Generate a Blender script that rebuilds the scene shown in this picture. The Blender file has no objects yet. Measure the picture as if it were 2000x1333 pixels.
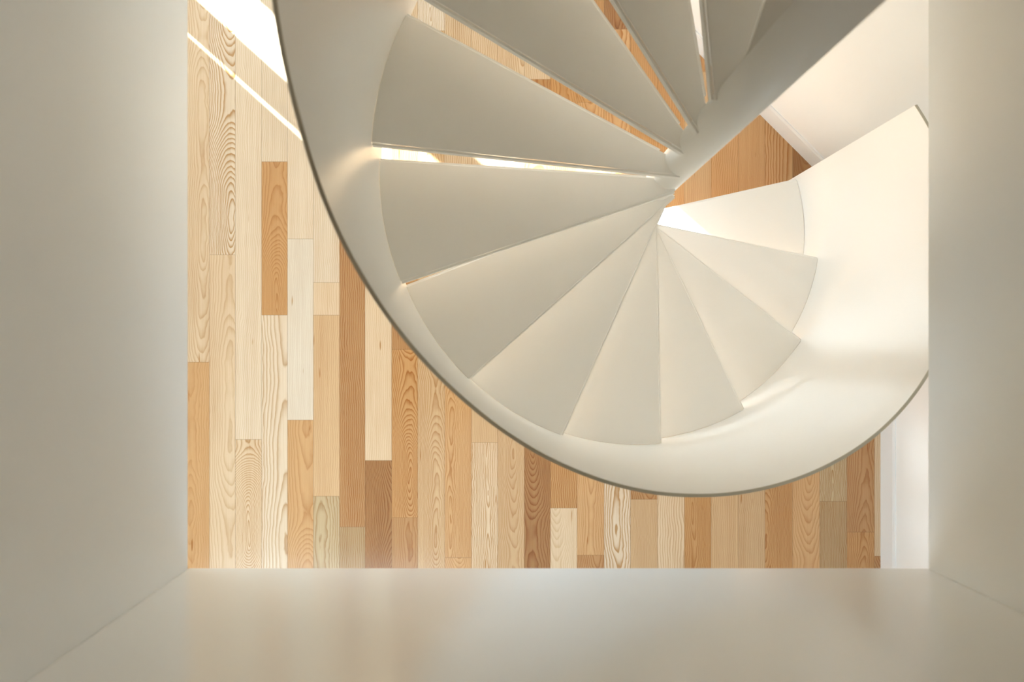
import bpy, bmesh, math, random
from mathutils import Vector

random.seed(7)
# ------------------------------------------------------------------ camera, light, exposure
H = 4.2222            # camera height above the lower floor
S = 481.0             # pixels per metre on the floor
U0, V0 = 951.57, 703.85   # the point straight below the camera, in the 2000x1333 frame
sc = bpy.context.scene
cam_d = bpy.data.cameras.new('camera')
cam = bpy.data.objects.new('camera', cam_d)
sc.collection.objects.link(cam)
cam.location = (0, 0, H)
cam.rotation_euler = (0, 0, 0)
cam_d.sensor_width = 36.0
cam_d.lens = 36.0 * (S * H) / 2000.0
cam_d.shift_x = (1000 - U0) / 2000.0
cam_d.shift_y = (V0 - 666.5) / 2000.0
cam_d.clip_start = 0.01
cam_d.dof.use_dof = True
cam_d.dof.focus_distance = 3.6
cam_d.dof.aperture_fstop = 4.5
sc.camera = cam

world = bpy.data.worlds.new('sky')
sc.world = world
world.use_nodes = True
bg = world.node_tree.nodes['Background']
bg.inputs[0].default_value = (0.78, 0.88, 1.0, 1)
bg.inputs[1].default_value = 0.6

def light(name, kind, loc, energy, color, **kw):
    d = bpy.data.lights.new(name, kind)
    d.energy = energy
    d.color = color
    o = bpy.data.objects.new(name, d)
    sc.collection.objects.link(o)
    o.location = loc
    for k, v in kw.items():
        setattr(d, k, v)
    return o

SUN_EL = math.radians(25)
trav = Vector((1, -0.9, 0)).normalized() * math.cos(SUN_EL) + Vector((0, 0, -math.sin(SUN_EL)))
sun = light('sun', 'SUN', (-6, 5, 6), 46.0, (0.85, 0.945, 1.0), angle=math.radians(0.6))
sun.rotation_euler = trav.to_track_quat('-Z', 'Y').to_euler()

def area_fill(name, loc, aim, sx, sy, energy, color):
    o = light(name, 'AREA', loc, energy, color, shape='RECTANGLE', size=sx, size_y=sy)
    o.rotation_euler = (Vector(aim) - Vector(loc)).to_track_quat('-Z', 'Z').to_euler()
    return o
# area fill lamps added at unseen windows of the two floors
area_fill('unseen_window_fill', (-2.12, 2.7, 1.0), (0, 2.5, 0.9), 1.9, 1.5, 26, (0.50, 0.75, 1.0))
area_fill('unseen_window_fill', (0.1, -1.58, 1.25), (0.1, 0, 1.25), 1.8, 1.5, 7, (0.50, 0.76, 1.0))  # added fill for the lower floor and right wall, no window known here
low = area_fill('unseen_window_fill', (-0.9, -1.57, 1.5), (-0.7, 0.3, 0.0), 1.4, 1.2, 8, (0.70, 0.86, 1.0))  # added fill, tilted down to brighten the left of the floor
low.data.spread = math.radians(115)
area_fill('unseen_window_fill', (-0.2, 4.12, 1.2), (-0.2, 0, 1.2), 1.6, 1.8, 5, (0.60, 0.84, 1.0))
area_fill('unseen_window_fill', (3.15, 1.5, 3.9), (0, 1.0, 2.9), 1.6, 1.4, 5, (1.0, 0.93, 0.80))  # added upper fill, warmed to yellow the top treads
area_fill('unseen_window_fill', (0.3, -1.75, 4.2), (0.45, 0.5, 2.4), 1.4, 1.2, 2, (1.0, 0.88, 0.68))  # added upper fill from behind the camera, aimed at the column

sc.view_settings.view_transform = 'Standard'
sc.view_settings.look = 'None'
sc.view_settings.gamma = 1.0
sc.view_settings.use_curve_mapping = False
sc.view_settings.exposure = 0.69
sc.cycles.max_bounces = 16
sc.cycles.diffuse_bounces = 12
sc.cycles.glossy_bounces = 4
sc.cycles.sample_clamp_indirect = 25.0
sc.cycles.blur_glossy = 0.1
sc.cycles.use_denoising = True
sc.cycles.caustics_reflective = True

# ------------------------------------------------------------------ helpers
def lin(c):
    def f(x):
        x /= 255.0
        return x / 12.92 if x <= 0.04045 else ((x + 0.055) / 1.055) ** 2.4
    return tuple(f(x) for x in c)

def px(x, y, z=0.0):
    m = (1 - z / H) / S
    return ((x - U0) * m, (V0 - y) * m)

def link(name, me, mat, parent=None, kind=None):
    o = bpy.data.objects.new(name, me)
    sc.collection.objects.link(o)
    if mat:
        me.materials.append(mat)
    if parent:
        o.parent = parent
    if kind:
        o['kind'] = kind
    return o

def from_bm(name, bm, mat, parent=None, kind=None, smooth=False):
    bmesh.ops.recalc_face_normals(bm, faces=bm.faces)
    me = bpy.data.meshes.new(name)
    bm.to_mesh(me)
    bm.free()
    if smooth:
        for p in me.polygons:
            p.use_smooth = True
    return link(name, me, mat, parent, kind)

def box(bm, a, b):
    (x0, y0, z0), (x1, y1, z1) = a, b
    v = [bm.verts.new(p) for p in ((x0,y0,z0),(x1,y0,z0),(x1,y1,z0),(x0,y1,z0),(x0,y0,z1),(x1,y0,z1),(x1,y1,z1),(x0,y1,z1))]
    for f in ((0,3,2,1),(4,5,6,7),(0,1,5,4),(1,2,6,5),(2,3,7,6),(3,0,4,7)):
        bm.faces.new([v[i] for i in f])

def prism(bm, pts, z0, z1):
    lo = [bm.verts.new((x, y, z0)) for x, y in pts]
    hi = [bm.verts.new((x, y, z1)) for x, y in pts]
    n = len(pts)
    bm.faces.new(lo[::-1])
    bm.faces.new(hi)
    for i in range(n):
        j = (i + 1) % n
        bm.faces.new((lo[i], lo[j], hi[j], hi[i]))

def bevel(o, w, seg=3, angle=35):
    m = o.modifiers.new('bevel', 'BEVEL')
    m.width = w
    m.segments = seg
    m.limit_method = 'ANGLE'
    m.angle_limit = math.radians(angle)
    return m

def group(name, loc, label, cat):
    e = bpy.data.objects.new(name, None)
    sc.collection.objects.link(e)
    e.location = loc
    e['label'] = label
    e['category'] = cat
    return e

# ------------------------------------------------------------------ materials
def principled(name, col, rough=0.5, spec=0.5, bump=0.0, bscale=200):
    m = bpy.data.materials.new(name)
    m.use_nodes = True
    nt = m.node_tree
    b = nt.nodes['Principled BSDF']
    b.inputs['Roughness'].default_value = rough
    b.inputs['Specular IOR Level'].default_value = spec
    tc = nt.nodes.new('ShaderNodeTexCoord')
    n = nt.nodes.new('ShaderNodeTexNoise')
    n.inputs['Scale'].default_value = 2.0
    n.inputs['Detail'].default_value = 4
    nt.links.new(tc.outputs['Object'], n.inputs['Vector'])
    r = nt.nodes.new('ShaderNodeMix')
    r.data_type = 'RGBA'
    r.inputs['A'].default_value = (*[c * 0.985 for c in col], 1)
    r.inputs['B'].default_value = (*col, 1)
    nt.links.new(n.outputs['Fac'], r.inputs['Factor'])
    nt.links.new(r.outputs['Result'], b.inputs['Base Color'])
    if bump:
        n2 = nt.nodes.new('ShaderNodeTexNoise')
        n2.inputs['Scale'].default_value = bscale
        nt.links.new(tc.outputs['Object'], n2.inputs['Vector'])
        bp = nt.nodes.new('ShaderNodeBump')
        bp.inputs['Strength'].default_value = bump
        bp.inputs['Distance'].default_value = 0.001
        nt.links.new(n2.outputs['Fac'], bp.inputs['Height'])
        nt.links.new(bp.outputs['Normal'], b.inputs['Normal'])
    return m

M_STEEL = principled('white_powder_coat', (0.87, 0.86, 0.825), 0.36, 0.4)
M_EDGE = principled('shaded_guard_edge', (0.46, 0.43, 0.34), 0.5, 0.3)  # guard's top edge: its shade is put into this darker colour
M_WALL = principled('white_wall_paint', (0.88, 0.875, 0.845), 0.48, 0.42, 0.04, 300)
M_SATIN = principled('white_satin_paint', (0.88, 0.875, 0.845), 0.20, 0.5)
M_TRIM = principled('white_trim_gloss', (0.83, 0.83, 0.81), 0.35, 0.45)
M_CEIL = principled('ceiling_paint', (0.80, 0.79, 0.76), 0.8, 0.2)

M_BOUNCE_CEIL = principled('bounce_tint_ceiling', (0.46, 0.34, 0.20), 0.5, 0.3)  # unseen upper ceiling, coloured brown to tint the bounced light yellow

def wood_material():
    m = bpy.data.materials.new('ash_strip_floor')
    m.use_nodes = True
    nt = m.node_tree
    N, L = nt.nodes, nt.links
    b = N['Principled BSDF']
    def node(t, **kw):
        n = N.new(t)
        for k, v in kw.items():
            setattr(n, k, v)
        return n
    def math_(op, a, c=None, clamp=False):
        n = node('ShaderNodeMath', operation=op, use_clamp=clamp)
        for i, x in enumerate((a, c)):
            if x is None:
                continue
            if isinstance(x, (int, float)):
                n.inputs[i].default_value = x
            else:
                L.new(x, n.inputs[i])
        return n.outputs[0]
    def vec(x, y, z):
        n = node('ShaderNodeCombineXYZ')
        for i, q in enumerate((x, y, z)):
            if isinstance(q, (int, float)):
                n.inputs[i].default_value = q
            else:
                L.new(q, n.inputs[i])
        return n.outputs[0]
    def noise(v, scale, detail=2.0, rough=0.5):
        n = node('ShaderNodeTexNoise')
        n.inputs['Scale'].default_value = scale
        n.inputs['Detail'].default_value = detail
        n.inputs['Roughness'].default_value = rough
        L.new(v, n.inputs['Vector'])
        return n.outputs['Fac']
    def ramp(x, lo, hi, a=0.0, c=1.0):
        n = node('ShaderNodeMapRange')
        n.clamp = True
        L.new(x, n.inputs[0])
        for i, q in enumerate((lo, hi, a, c)):
            n.inputs[i + 1].default_value = q
        return n.outputs[0]
    uvn = node('ShaderNodeUVMap', uv_map='plank')
    sep = node('ShaderNodeSeparateXYZ')
    L.new(uvn.outputs[0], sep.inputs[0])
    u, v = sep.outputs[0], sep.outputs[1]
    ga = node('ShaderNodeAttribute', attribute_name='grain')      # u0, strength, wander
    gs = node('ShaderNodeSeparateXYZ')
    L.new(ga.outputs['Vector'], gs.inputs[0])
    sa = node('ShaderNodeAttribute', attribute_name='seed')
    seed = sa.outputs['Fac']
    ca = node('ShaderNodeAttribute', attribute_name='tone')
    wa = node('ShaderNodeAttribute', attribute_name='width')
    # distance from the pith: rings cut by the board face
    wob = math_('SUBTRACT', noise(vec(math_('MULTIPLY', u, 9), math_('MULTIPLY', v, 5.5), seed), 1.0, 3), 0.5)
    wob2 = math_('SUBTRACT', noise(vec(math_('MULTIPLY', u, 30), math_('MULTIPLY', v, 14), math_('ADD', seed, 31.0)), 1.0, 2), 0.5)
    uu = math_('ADD', math_('SUBTRACT', u, gs.outputs[0]), math_('ADD', math_('MULTIPLY', wob, 0.034), math_('MULTIPLY', wob2, 0.009)))
    dep = math_('MULTIPLY', math_('SUBTRACT', noise(vec(0.0, math_('MULTIPLY', v, 1.25), math_('ADD', seed, 5.0)), 1.0, 1.5), 0.5), gs.outputs[2])
    dep = math_('ADD', math_('ADD', dep, 0.045), math_('MULTIPLY', wob2, 0.006))
    r = math_('SQRT', math_('ADD', math_('MULTIPLY', uu, uu), math_('MULTIPLY', dep, dep)))
    ph = math_('MULTIPLY', r, wa.outputs['Fac'])
    saw = math_('FRACT', math_('ADD', ph, seed))
    line = math_('MULTIPLY', ramp(saw, 0.25, 0.86), ramp(saw, 0.98, 0.86))
    line = math_('POWER', line, 1.6)
    fib = noise(vec(math_('MULTIPLY', u, 420), math_('MULTIPLY', v, 9), seed), 1.0, 3, 0.65)
    fib2 = noise(vec(math_('MULTIPLY', u, 160), math_('MULTIPLY', v, 1.6), math_('ADD', seed, 9)), 1.0, 2)
    pat = noise(vec(math_('MULTIPLY', u, 16), math_('MULTIPLY', v, 1.8), math_('ADD', seed, 70)), 1.0, 3)
    # darker dots/mineral streaks
    stn = noise(vec(math_('MULTIPLY', u, 60), math_('MULTIPLY', v, 7), math_('ADD', seed, 17)), 1.0, 1)
    streak = ramp(stn, 0.745, 0.80)
    dark = math_('ADD', math_('MULTIPLY', line, gs.outputs[1]), math_('MULTIPLY', math_('SUBTRACT', fib, 0.5), 0.42))
    dark = math_('ADD', dark, math_('MULTIPLY', math_('SUBTRACT', fib2, 0.5), 0.34))
    dark = math_('ADD', dark, math_('MULTIPLY', math_('SUBTRACT', pat, 0.5), 0.45))
    dark = math_('ADD', dark, math_('MULTIPLY', streak, 0.8))
    dark = math_('ADD', dark, 0.12, clamp=True)
    mul = node('ShaderNodeMix', data_type='RGBA')
    mul.blend_type = 'MULTIPLY'
    mul.inputs['B'].default_value = (0.60, 0.40, 0.22, 1)
    L.new(dark, mul.inputs['Factor'])
    L.new(ca.outputs['Color'], mul.inputs['A'])
    # joints between the boards
    ea = node('ShaderNodeUVMap', uv_map='edge')
    es = node('ShaderNodeSeparateXYZ')
    L.new(ea.outputs[0], es.inputs[0])
    eu = math_('MINIMUM', es.outputs[0], es.outputs[1])
    gap = ramp(eu, 0.0004, 0.0012, 0.55, 0.0)
    mj = node('ShaderNodeMix', data_type='RGBA')
    mj.inputs['B'].default_value = (0.16, 0.085, 0.035, 1)
    L.new(gap, mj.inputs['Factor'])
    L.new(mul.outputs['Result'], mj.inputs['A'])
    L.new(mj.outputs['Result'], b.inputs['Base Color'])
    b.inputs['Roughness'].default_value = 0.16
    b.inputs['Specular IOR Level'].default_value = 0.6
    bp = node('ShaderNodeBump')
    bp.inputs['Strength'].default_value = 0.15
    bp.inputs['Distance'].default_value = 0.0006
    L.new(math_('SUBTRACT', 1.0, math_('ADD', math_('MULTIPLY', line, 0.4), gap)), bp.inputs['Height'])
    L.new(bp.outputs['Normal'], b.inputs['Normal'])
    return m
M_WOOD = wood_material()

# ------------------------------------------------------------------ the floor: boards running away from the camera's foot
PALE = (236, 212, 178); CREAM = (232, 202, 162); TAN = (221, 182, 134); ORANGE = (219, 171, 116)
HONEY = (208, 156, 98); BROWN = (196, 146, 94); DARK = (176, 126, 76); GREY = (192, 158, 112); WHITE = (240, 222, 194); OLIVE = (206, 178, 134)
# board = (y where it starts in the photo, tone, pith offset, ring strength, wander, rings per metre)
Q = lambda t, s=.35, f=150: (t, .16, s * 1.5, .05, f)       # straight grain
P = lambda t, u0=0.0, s=.75, w=.16, f=190: (t, u0, s, w, f)   # flat sawn cathedral
STRIPS = [
 (317, [(-900, Q(TAN)), (-200, Q(CREAM)), (500, Q(TAN)), (1400, Q(BROWN))]),
 (365, [(-800, Q(CREAM)), (-80, P(CREAM, .02, .5)), (708, P(ORANGE, -.03, .35, .1)), (1500, Q(TAN))]),
 (409, [(-700, P(PALE)), (-40, P(PALE, .035, 1.25, .11, 210)), (498, P(CREAM, .03, .4, .08, 160)), (1300, Q(TAN))]),
 (459.5, [(-600, Q(CREAM, .2)), (60, Q(PALE, .22)), (859, P(CREAM, .0, .8, .2, 240)), (1600, P(TAN))]),
 (511, [(-500, Q(PALE, .2)), (316, P(HONEY, .01, .6, .22, 210)), (616, P(PALE, .045, .75, .05, 115)), (1350, Q(TAN))]),
 (561.5, [(-700, Q(PALE)), (-40, Q(PALE, .15)), (467, Q(WHITE, .12, 150)), (821, P(ORANGE, .03, .5, .2, 170)), (1300, Q(TAN))]),
 (612, [(-500, Q(PALE)), (205, Q(PALE, .2)), (552, Q(CREAM, .2)), (616, Q(TAN, .25)), (970, P(OLIVE, -.02, .7, .12, 170)), (1500, Q(TAN))]),
 (663, [(-400, Q(CREAM)), (300, Q(BROWN, .62, 150)), (1030, Q(GREY, .5)), (1600, Q(TAN))]),
 (713, [(-300, Q(TAN)), (120, Q(CREAM, .2)), (900, P(DARK, .07, 1.0, .16, 210)), (1500, Q(TAN))]),
 (765, [(-600, Q(CREAM)), (270, P(BROWN, .1, .6)), (683, P(HONEY, .02, .95, .26, 250)), (1012, P(BROWN, .02, .6, .08, 210)), (1600, Q(TAN))]),
 (816, [(-500, P(CREAM)), (60, P(TAN)), (600, P(TAN, .02, .7, .16, 260)), (1500, Q(TAN))]),
 (868.5, [(-300, Q(CREAM, .5)), (400, P(ORANGE, -.03, .75, .12, 230)), (1090, P(ORANGE, .0, .6)), (1500, Q(TAN))]),
 (921, [(-350, Q(CREAM, .5)), (380, Q(TAN, .2)), (865, P(CREAM, .012, 1.0, .14, 180)), (1500, Q(TAN))]),
 (972, [(-200, P(CREAM, .05, .7, .1)), (500, P(TAN, .01, .55, .1, 230)), (1400, Q(TAN))]),
 (1024, [(-600, Q(CREAM)), (155, P(BROWN)), (740, P(DARK, -.02, .9, .14, 190)), (1350, Q(TAN))]),
 (1075, [(-300, P(HONEY, .0, .8)), (220, Q(HONEY, .6)), (993, P(CREAM, -.03, .35, .1, 220)), (1600, Q(TAN))]),
 (1127, [(-500, P(HONEY)), (200, P(ORANGE)), (700, P(ORANGE, .0, .6, .12, 170)), (1085, P(BROWN, .03, .8)), (1500, Q(TAN))]),
 (1180, [(-560, P(DARK, .0, .9, .2)), (57, P(ORANGE, .0, .95, .2)), (640, P(PALE, .0, 1.15, .16, 150)), (1500, Q(TAN))]),
 (1231.5, [(-300, Q(HONEY)), (400, P(BROWN, .02, .8)), (976, Q(TAN, .3, 200)), (1600, Q(TAN))]),
 (1284, [(-400, Q(HONEY)), (300, Q(ORANGE, .2)), (800, P(CREAM, .1, .7, .05, 130)), (1500, Q(TAN))]),
 (1336.5, [(-500, Q(HONEY)), (140, Q(TAN, .2)), (850, P(HONEY, -.02, .7, .12, 200)), (1450, Q(TAN))]),
 (1389, [(-300, Q(HONEY)), (150, Q(ORANGE, .35)), (700, Q(TAN, .3)), (1600, Q(TAN))]),
 (1442, [(-350, Q(HONEY)), (90, P(ORANGE, .2, .5, .05, 250)), (760, Q(TAN, .3)), (1500, Q(TAN))]),
 (1494, [(-300, Q(BROWN)), (110, P(ORANGE, .06, 1.0, .05, 110)), (640, P(HONEY, -.055, .85, .16, 230)), (1500, Q(TAN))]),
 (1548, [(-600, Q(BROWN)), (-50, P(DARK, .0, .5)), (345, P(DARK, .0, .9, .2)), (700, P(ORANGE, .01, .55, .1, 170)), (1400, Q(TAN))]),
 (1601, [(-600, Q(BROWN)), (300, P(TAN)), (860, P(OLIVE, -.005, 1.0, .24, 180)), (980, P(GREY, .1, .95, .03, 200)), (1450, Q(TAN))]),
 (1654, [(-600, Q(BROWN)), (250, P(BROWN, .02, .7, .14, 250)), (1040, P(HONEY, .01, .8, .2, 200)), (1550, Q(TAN))]),
 (1708, [(-600, Q(BROWN)), (250, Q(CREAM, .3)), (1087, P(BROWN, .0, .9)), (1400, Q(TAN))]),
]
def build_floor():
    rnd = random.Random(11)
    edges = [s[0] for s in STRIPS]
    strips = list(STRIPS)
    x = edges[0]
    while x > -620:                       # boards to the left, hidden by the well from above
        x -= 51
        pool = [Q(WHITE), P(WHITE), Q(PALE)]  # pale tones chosen to keep the bounced sunlight neutral
        ys = -1150 + rnd.random() * 300
        row = []
        while ys < 1900:
            row.append((ys, rnd.choice(pool)))
            ys += 350 + rnd.random() * 500
        strips.insert(0, (x, row))
    strips.append((1762, None))
    bm = bmesh.new()
    uv = bm.loops.layers.uv.new('plank')
    uve = bm.loops.layers.uv.new('edge')
    col = bm.loops.layers.float_color.new('tone')
    data = []
    for i in range(len(strips) - 1):
        x0, row = strips[i]
        x1 = strips[i + 1][0]
        row = [(-1450, row[0][1])] + list(row)
        for j, (y, spec) in enumerate(row):
            y1 = row[j + 1][0] if j + 1 < len(row) else 2050
            if y >= y1:
                continue
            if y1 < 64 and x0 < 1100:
                spec = (WHITE,) + tuple(spec[1:])  # far boards whitened to make the bounced light more neutral
            a = px(x0, y1); c = px(x1, y)
            vs = [bm.verts.new((a[0], a[1], 0)), bm.verts.new((c[0], a[1], 0)), bm.verts.new((c[0], c[1], 0)), bm.verts.new((a[0], c[1], 0))]
            bm.faces.new(vs)
            data.append((a, c, spec, rnd.random() * 90))
    me = bpy.data.meshes.new('floor')
    bm.to_mesh(me)
    bm.free()
    tone = me.attributes['tone'] if 'tone' in me.attributes else me.attributes.new('tone', 'FLOAT_COLOR', 'CORNER')
    gr = me.attributes.new('grain', 'FLOAT_VECTOR', 'FACE')
    sd = me.attributes.new('seed', 'FLOAT', 'FACE')
    wd = me.attributes.new('width', 'FLOAT', 'FACE')
    UV, UE = me.uv_layers['plank'], me.uv_layers['edge']
    tone, gr, sd, wd = (me.attributes[q] for q in ('tone', 'grain', 'seed', 'width'))
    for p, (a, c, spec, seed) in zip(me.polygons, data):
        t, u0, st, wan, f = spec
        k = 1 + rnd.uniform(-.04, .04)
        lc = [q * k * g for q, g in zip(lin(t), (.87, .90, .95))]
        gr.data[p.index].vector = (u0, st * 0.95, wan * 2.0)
        sd.data[p.index].value = seed
        wd.data[p.index].value = f * .86
        w, l = c[0] - a[0], c[1] - a[1]
        for li, (fu, fv) in zip(p.loop_indices, ((0, 0), (1, 0), (1, 1), (0, 1))):
            UV.data[li].uv = (fu * w - w / 2, fv * l)
            tone.data[li].color = (*lc, 1)
    # the edge map needs distance to the nearest side: split each board once
    bm = bmesh.new()
    bm.from_mesh(me)
    uve = bm.loops.layers.uv['edge']
    for fc in list(bm.faces):
        vs = [v.co.copy() for v in fc.verts]
        x0 = min(v.x for v in vs); x1 = max(v.x for v in vs); y0 = min(v.y for v in vs); y1 = max(v.y for v in vs)
        for lp in fc.loops:
            lp[uve].uv = (0, 0)
    cuts = []
    for fc in list(bm.faces):
        vs = [v.co.copy() for v in fc.verts]
        x0 = min(v.x for v in vs); x1 = max(v.x for v in vs); y0 = min(v.y for v in vs); y1 = max(v.y for v in vs)
        geom = [fc] + list(fc.edges) + list(fc.verts)
        r = bmesh.ops.bisect_plane(bm, geom=geom, plane_co=((x0 + x1) / 2, 0, 0), plane_no=(1, 0, 0))
        g = r['geom']
        r = bmesh.ops.bisect_plane(bm, geom=g, plane_co=(0, (y0 + y1) / 2, 0), plane_no=(0, 1, 0))
        for f2 in (q for q in r['geom'] if isinstance(q, bmesh.types.BMFace)):
            for lp in f2.loops:
                co = lp.vert.co
                lp[uve].uv = (min(co.x - x0, x1 - co.x), min(co.y - y0, y1 - co.y))
    bm.to_mesh(me)
    bm.free()
    o = link('floor', me, M_WOOD, kind='structure')
    return o
build_floor()

# ------------------------------------------------------------------ the stair
CX, CY = 0.47495, 0.48877
R = 0.7562
RISE = 0.19
RC = 0.0445
def ang2xy(deg, r):                       # angles turn clockwise seen from above, like the stair climbs
    t = math.radians(deg)
    return (r * math.cos(t), -r * math.sin(t))

# front edge of each tread: direction and its offset from the stair's axis; back edge likewise
FRONT = {1: (-12.72, -.0462), 2: (11.76, -.0412), 3: (38.21, -.058), 4: (64.43, -.0586), 5: (88.9, -.0559), 6: (114.13, -.0585),
         7: (138.4, -.0546), 8: (161.69, -.0501), 9: (186.04, -.0417), 10: (211.18, -.0367), 11: (237.8, -.0437), 12: (264.6, -.050), 13: (289.4, -.045)}
BACK = {8: (182.38, -.0168), 9: (207.34, -.0117), 10: (233.69, -.0152), 11: (259.03, -.0199)}
def edge_hit(deg, off, r=R):
    """point where an edge line (direction deg, offset) meets radius r, stair coordinates, y up"""
    t = math.radians(deg)
    d = Vector((math.cos(t), -math.sin(t)))
    n = Vector((-math.sin(t), -math.cos(t)))      # image-right-hand normal turned to y up
    p = n * (-off) * -1
    s = math.sqrt(max(r * r - off * off, 0))
    return p + d * s, d, p
def corner_angle(deg, off):
    e, _, _ = edge_hit(deg, off)
    return math.degrees(math.atan2(-e.y, e.x)) % 360

stair = group('spiral_staircase', (CX, CY, 0), 'white painted steel spiral staircase with open wedge treads and a solid curved guard', 'staircase')

def tread(i):
    z = RISE * i
    e, d, p0 = edge_hit(*FRONT[i])
    a0 = math.degrees(math.atan2(-e.y, e.x))
    if a0 < FRONT[i][0] - 90:
        a0 += 360
    nx = edge_hit(*FRONT[i + 1])[0]
    a1 = math.degrees(math.atan2(-nx.y, nx.x))
    a1, BACKOFF = BACK.get(i, (a1, -.015))
    while a1 < a0:
        a1 += 360
    Ri = R - 0.0005
    ext = 0.062 if i == 2 else 0.034 if i <= 6 else (0.016 if i == 7 else 0.0)
    pts = []
    # inner start of the front edge, tangent to the column sleeve
    pin = p0 - d * ext
    pts.append((pin.x, pin.y))
    n = 28
    for k in range(n + 1):
        pts.append(ang2xy(a0 + (a1 - a0) * k / n, Ri))
    # back edge: line through the outer back corner at offset BACKOFF
    pb = Vector(pts[-1])
    db = math.degrees(math.asin(max(-1, min(1, (BACKOFF) / Ri))))
    dirb = a1 - db
    t = math.radians(dirb)
    dv = Vector((math.cos(t), -math.sin(t)))
    inner = pb - dv * (Ri * math.cos(math.radians(db)))
    pts.append((inner.x, inner.y))
    bm = bmesh.new()
    th = 0.006
    prism(bm, pts, z - th, z)
    o = from_bm('tread', bm, M_STEEL, stair)
    o.location = (0, 0, 0)
    bevel(o, 0.0022, 2)
    # folded lips under the front and back edges
    def lip(A, B, h, side, name):
        A, B = Vector(A), Vector(B)
        dd = (B - A).normalized()
        nn = Vector((-dd.y, dd.x)) * side
        q = [A, B, B + nn * 0.005, A + nn * 0.005]
        b2 = bmesh.new()
        prism(b2, [(v.x, v.y) for v in q], z - h, z - th + 0.0005)
        return from_bm(name, b2, M_STEEL, o)
    st = p0 - d * (ext - 0.004)
    lip(st, Vector(pts[1]) * 0.998, 0.030, 1, 'front_lip')
    st2 = inner + dv * 0.06
    lip(st2, pb * 0.998, 0.024, -1, 'back_lip')
    return o
for i in range(1, 13):
    tread(i)

def cyl(bm, r, z0, z1, n=96):
    prism(bm, [(r * math.cos(2 * math.pi * k / n), r * math.sin(2 * math.pi * k / n)) for k in range(n)], z0, z1)
bm = bmesh.new()
cyl(bm, RC, 0.012, 3.42)
o = from_bm('column', bm, M_STEEL, stair)
for p in o.data.polygons:
    p.use_smooth = len(p.vertices) == 4
bm = bmesh.new()
cyl(bm, 0.10, 0, 0.012)
o = from_bm('base_plate', bm, M_STEEL, stair); bevel(o, 0.002)
bm = bmesh.new()
cyl(bm, RC + 0.006, 3.40, 3.44)
o = from_bm('column_cap', bm, M_STEEL, stair); bevel(o, 0.006)

# the last tread runs out to the side of the well, then the landing begins
bm = bmesh.new()
e, d, p0 = edge_hit(*FRONT[13])
zl = RISE * 13
limx = 0.828 - CX
bx, by = ang2xy(314, 1.0)
pts = [(p0.x, p0.y), (e.x, e.y), ang2xy(297, R), (limx, 0.64), (limx, limx * by / bx)]
prism(bm, pts, zl - 0.006, zl)
o = from_bm('tread', bm, M_STEEL, stair); bevel(o, 0.002)
bm = bmesh.new()
prism(bm, [(e.x, 0.80), (limx, 0.80), (limx, 2.2), (e.x, 2.2)], zl - 0.05, zl)
o = from_bm('landing', bm, M_STEEL, stair); bevel(o, 0.004)

# solid guard: a rolled sheet following the treads
KN = [(-17.3, 1.168), (10, 1.178), (43, 1.19), (61, 1.188), (72, 1.178), (84, 1.17), (95, 1.168), (106, 1.176), (120, 1.158), (133, 1.13),
      (145, 1.165), (157, 1.178), (168, 1.157), (180, 1.185), (230, 1.19), (286, 1.19)]
def over(a):
    if a <= KN[0][0]: return KN[0][1]
    for (a0, v0), (a1, v1), q in zip(KN, KN[1:], range(99)):
        if a <= a1:
            pv = KN[q - 1][1] if q else v0
            nv = KN[q + 2][1] if q + 2 < len(KN) else v1
            pa = KN[q - 1][0] if q else a0 - 10
            na = KN[q + 2][0] if q + 2 < len(KN) else a1 + 10
            t = (a - a0) / (a1 - a0)
            m0 = (v1 - pv) / (a1 - pa) * (a1 - a0); m1 = (nv - v0) / (na - a0) * (a1 - a0)
            return (2*t**3-3*t*t+1)*v0 + (t**3-2*t*t+t)*m0 + (-2*t**3+3*t*t)*v1 + (t**3-t*t)*m1
    return KN[-1][1]
def helix(a):
    return RISE * (1 + (a + 11.5) / 24.85)
A0, A1 = -17.3, 286.0
def sheet(name, r0, r1, zf0, zf1, mat, parent, a0=A0, a1=A1, step=1.5):
    bm = bmesh.new()
    n = int((a1 - a0) / step)
    nz = 6
    grid = []
    for k in range(n + 1):
        a = a0 + (a1 - a0) * k / n
        zb, zt = zf0(a), zf1(a)
        col_ = []
        for rr in (r0, r1):
            x, y = ang2xy(a, rr)
            col_.append([bm.verts.new((x, y, zb + (zt - zb) * j / nz)) for j in range(nz + 1)])
        grid.append(col_)
    for k in range(n):
        A_, B_ = grid[k], grid[k + 1]
        for j in range(nz):
            bm.faces.new((A_[0][j], B_[0][j], B_[0][j + 1], A_[0][j + 1]))
            bm.faces.new((A_[1][j], A_[1][j + 1], B_[1][j + 1], B_[1][j]))
        bm.faces.new((A_[0][nz], B_[0][nz], B_[1][nz], A_[1][nz]))
        bm.faces.new((A_[0][0], A_[1][0], B_[1][0], B_[0][0]))
    for G_ in (grid[0], grid[-1]):
        for j in range(nz):
            bm.faces.new((G_[0][j], G_[0][j + 1], G_[1][j + 1], G_[1][j]))
    o = from_bm(name, bm, mat, parent, smooth=True)
    o.data.set_sharp_from_angle(angle=math.radians(40))
    return o
def zbot(a):
    return max(0.002, helix(a) - RISE - 0.03)
g = sheet('guard', R, R + 0.005, zbot, lambda a: helix(a) + over(a) - 0.004, M_STEEL, stair)
sheet('guard_edge', R - 0.0005, R + 0.0062, lambda a: helix(a) + over(a) - 0.0035, lambda a: helix(a) + over(a), M_EDGE, g)

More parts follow.
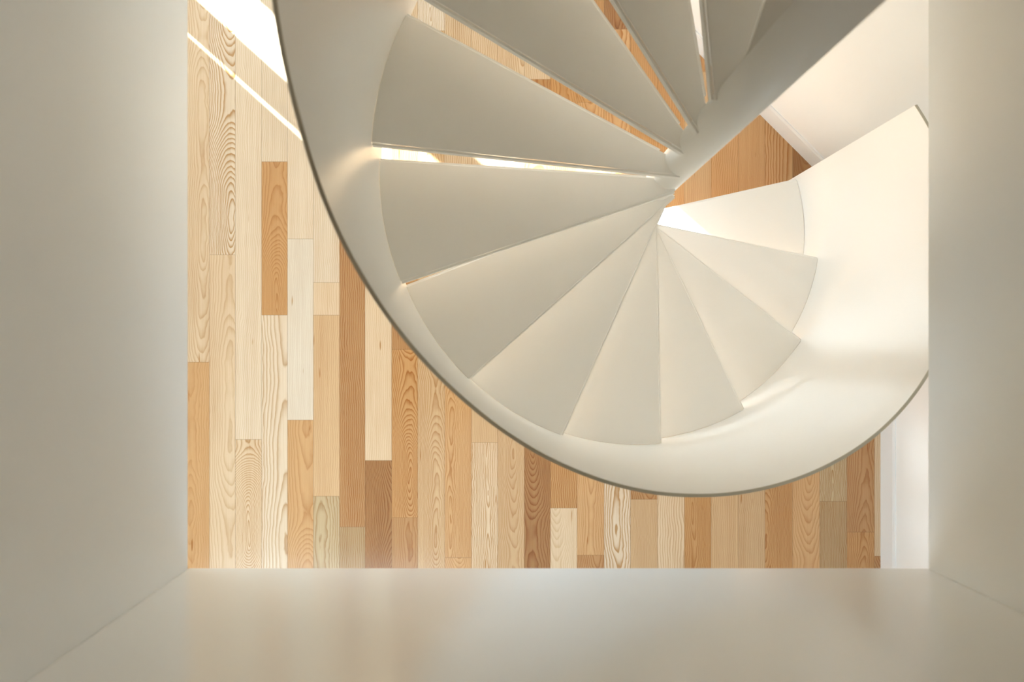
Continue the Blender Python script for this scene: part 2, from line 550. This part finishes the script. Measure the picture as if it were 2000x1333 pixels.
# ------------------------------------------------------------------ the rooms
ZC = 2.25                                  # underside of the upper floor, lower rim of the well
D = (H - ZC) / (S * H)
XL, XR, YB = (367.5 - U0) * D, (1812 - U0) * D, (V0 - 1110) * D
ZP = 3.45                                  # top of the parapet round the well
YF = 2.75
def slab(name, a, b, mat=M_WALL, bev=0.004):
    bm = bmesh.new(); box(bm, a, b)
    o = from_bm(name, bm, mat, kind='structure')
    if bev: bevel(o, bev, 3)
    return o
slab('wall_well_left', (XL - 0.14, YB - 0.14, ZC), (XL, YF + .14, ZP))
slab('wall_well_right', (XR, YB - 0.14, ZC), (XR + 0.14, YF + .14, ZP))
slab('wall_well_near', (XL, YB - 0.14, ZC), (XR, YB, ZP), M_SATIN)
slab('wall_well_far', (XL, YF, ZC), (XR, YF + 0.14, ZP))
# lower room shell
X0, X1, Y0, Y1 = -2.15, 1.605, -1.6, 4.15
def wall_open(name, axis, pos, thick, lo, hi, z0, z1, holes, mat=M_WALL):
    """wall as one mesh with rectangular openings; axis x: wall plane x=pos spanning y lo..hi"""
    bm = bmesh.new()
    cuts = sorted({lo, hi, *[h[0] for h in holes], *[h[1] for h in holes]})
    for a, b_ in zip(cuts, cuts[1:]):
        segs = [(z0, z1)]
        for h in holes:
            if h[0] <= a + 1e-6 and h[1] >= b_ - 1e-6:
                segs = [(z0, h[2]), (h[3], z1)]
        for s0, s1 in segs:
            if s1 - s0 < 1e-4: continue
            if axis == 'x': box(bm, (pos, a, s0), (pos + thick, b_, s1))
            else: box(bm, (a, pos, s0), (b_, pos + thick, s1))
    bmesh.ops.remove_doubles(bm, verts=bm.verts, dist=1e-5)
    return from_bm(name, bm, mat, kind='structure')
def back(x, y):      # where the sun ray through floor point x, y crosses the left wall
    return y + (x - X0) * 0.9
sl0 = back(*px(480, 165))
WIN = [(sl0 - .012, sl0 + .012, .05, 1.8), (back(*px(471, 77)), back(*px(500, 0)) + .02, .05, 1.8), (back(*px(935, 310)), 3.04, .05, 2.09), (3.04, 3.19, 1.5, 2.09)]  # unseen openings; tops and stepped sill shaped to trim the sun patches
wall_open('wall_left', 'x', X0 - 0.02, 0.02, Y0, Y1, 0, ZC, WIN)
wall_open('wall_back', 'y', Y1, 0.10, X0, X1 + .5, 0, ZC, [(-1.0, .6, .3, 2.1)])
wall_open('wall_near', 'y', Y0 - .1, 0.1, X0, X1 + .1, 0, ZC, [(-1.6, 1.0, .5, 2.1)])  # opening added for the near fill lamps
slab('wall_right', (X1, Y0, 0), (X1 + 0.1, 2.10 - X1 + .03, ZC))
# diagonal wall behind the stair
SD = 2.105
def diag(name, off0, off1, z0, z1, mat, x_start=X1 + 0.02, length=3.0):
    bm = bmesh.new()
    dx = Vector((-1, 1)).normalized(); nn = Vector((1, 1)).normalized()
    st = Vector((x_start, SD - x_start))
    q = [st + nn * off0, st + dx * length + nn * off0, st + dx * length + nn * off1, st + nn * off1]
    prism(bm, [(v.x, v.y) for v in q], z0, z1)
    return from_bm(name, bm, mat, kind='structure')
diag('wall_diagonal', 0.008, 0.12, 0, ZC, M_WALL)
def skirting(name, place):
    prof = [(0, 0), (0, .124), (.002, .130), (.0025, .136), (.004, .140), (.008, .140), (.008, 0)]
    bm = bmesh.new()
    rows = [[bm.verts.new(place(s_, d_, z_)) for d_, z_ in prof] for s_ in (0, 1)]
    n = len(prof)
    for i in range(n):
        j = (i + 1) % n
        bm.faces.new((rows[0][i], rows[0][j], rows[1][j], rows[1][i]))
    bm.faces.new(rows[0]); bm.faces.new(rows[1][::-1])
    return from_bm(name, bm, M_TRIM, kind='structure')
skirting('baseboard_right', lambda s_, d_, z_: (X1 - .008 + d_, Y0 + s_ * (SD - X1 + .008 - Y0 - d_ * 0), z_))
dxv = Vector((-1, 1)).normalized(); nv = Vector((1, 1)).normalized()
def pl(s_, d_, z_):
    st = Vector((X1 - .008, SD - X1 + .008)) + dxv * (s_ * 2.9) + nv * d_
    return (st.x, st.y, z_)
skirting('baseboard_diagonal', pl)
# ceiling of the lower room / floor structure of the upper one, with the well cut out
bm = bmesh.new()
for a, b_ in (((-2.2, -1.75, ZC), (XL - .14, 4.3, ZC + .2)), ((XR + .14, -1.75, ZC), (3.2, 4.3, ZC + .2)),
              ((XL - .14, -1.75, ZC), (XR + .14, YB - .14, ZC + .2)), ((XL - .14, YF + .14, ZC), (XR + .14, 4.3, ZC + .2))):
    box(bm, a, b_)
from_bm('ceiling', bm, M_CEIL, kind='structure')
# upper room shell
wall_open('wall_upper_left', 'x', -2.3, 0.1, -1.9, 4.3, ZC, 5.2, [])
wall_open('wall_upper_right', 'x', 3.2, 0.1, -1.9, 4.3, ZC, 5.2, [(.6, 2.4, 3.0, 4.8)])
wall_open('wall_upper_near', 'y', -1.9, 0.1, -2.3, 3.3, ZC, 5.2, [(-.5, 1.1, 3.5, 4.9)])  # opening added for the upper near fill lamp
wall_open('wall_upper_far', 'y', 4.3, 0.1, -2.3, 3.3, ZC, 5.2, [])
slab('ceiling_upper', (-2.3, -1.9, 5.2), (3.3, 4.4, 5.3), M_BOUNCE_CEIL)
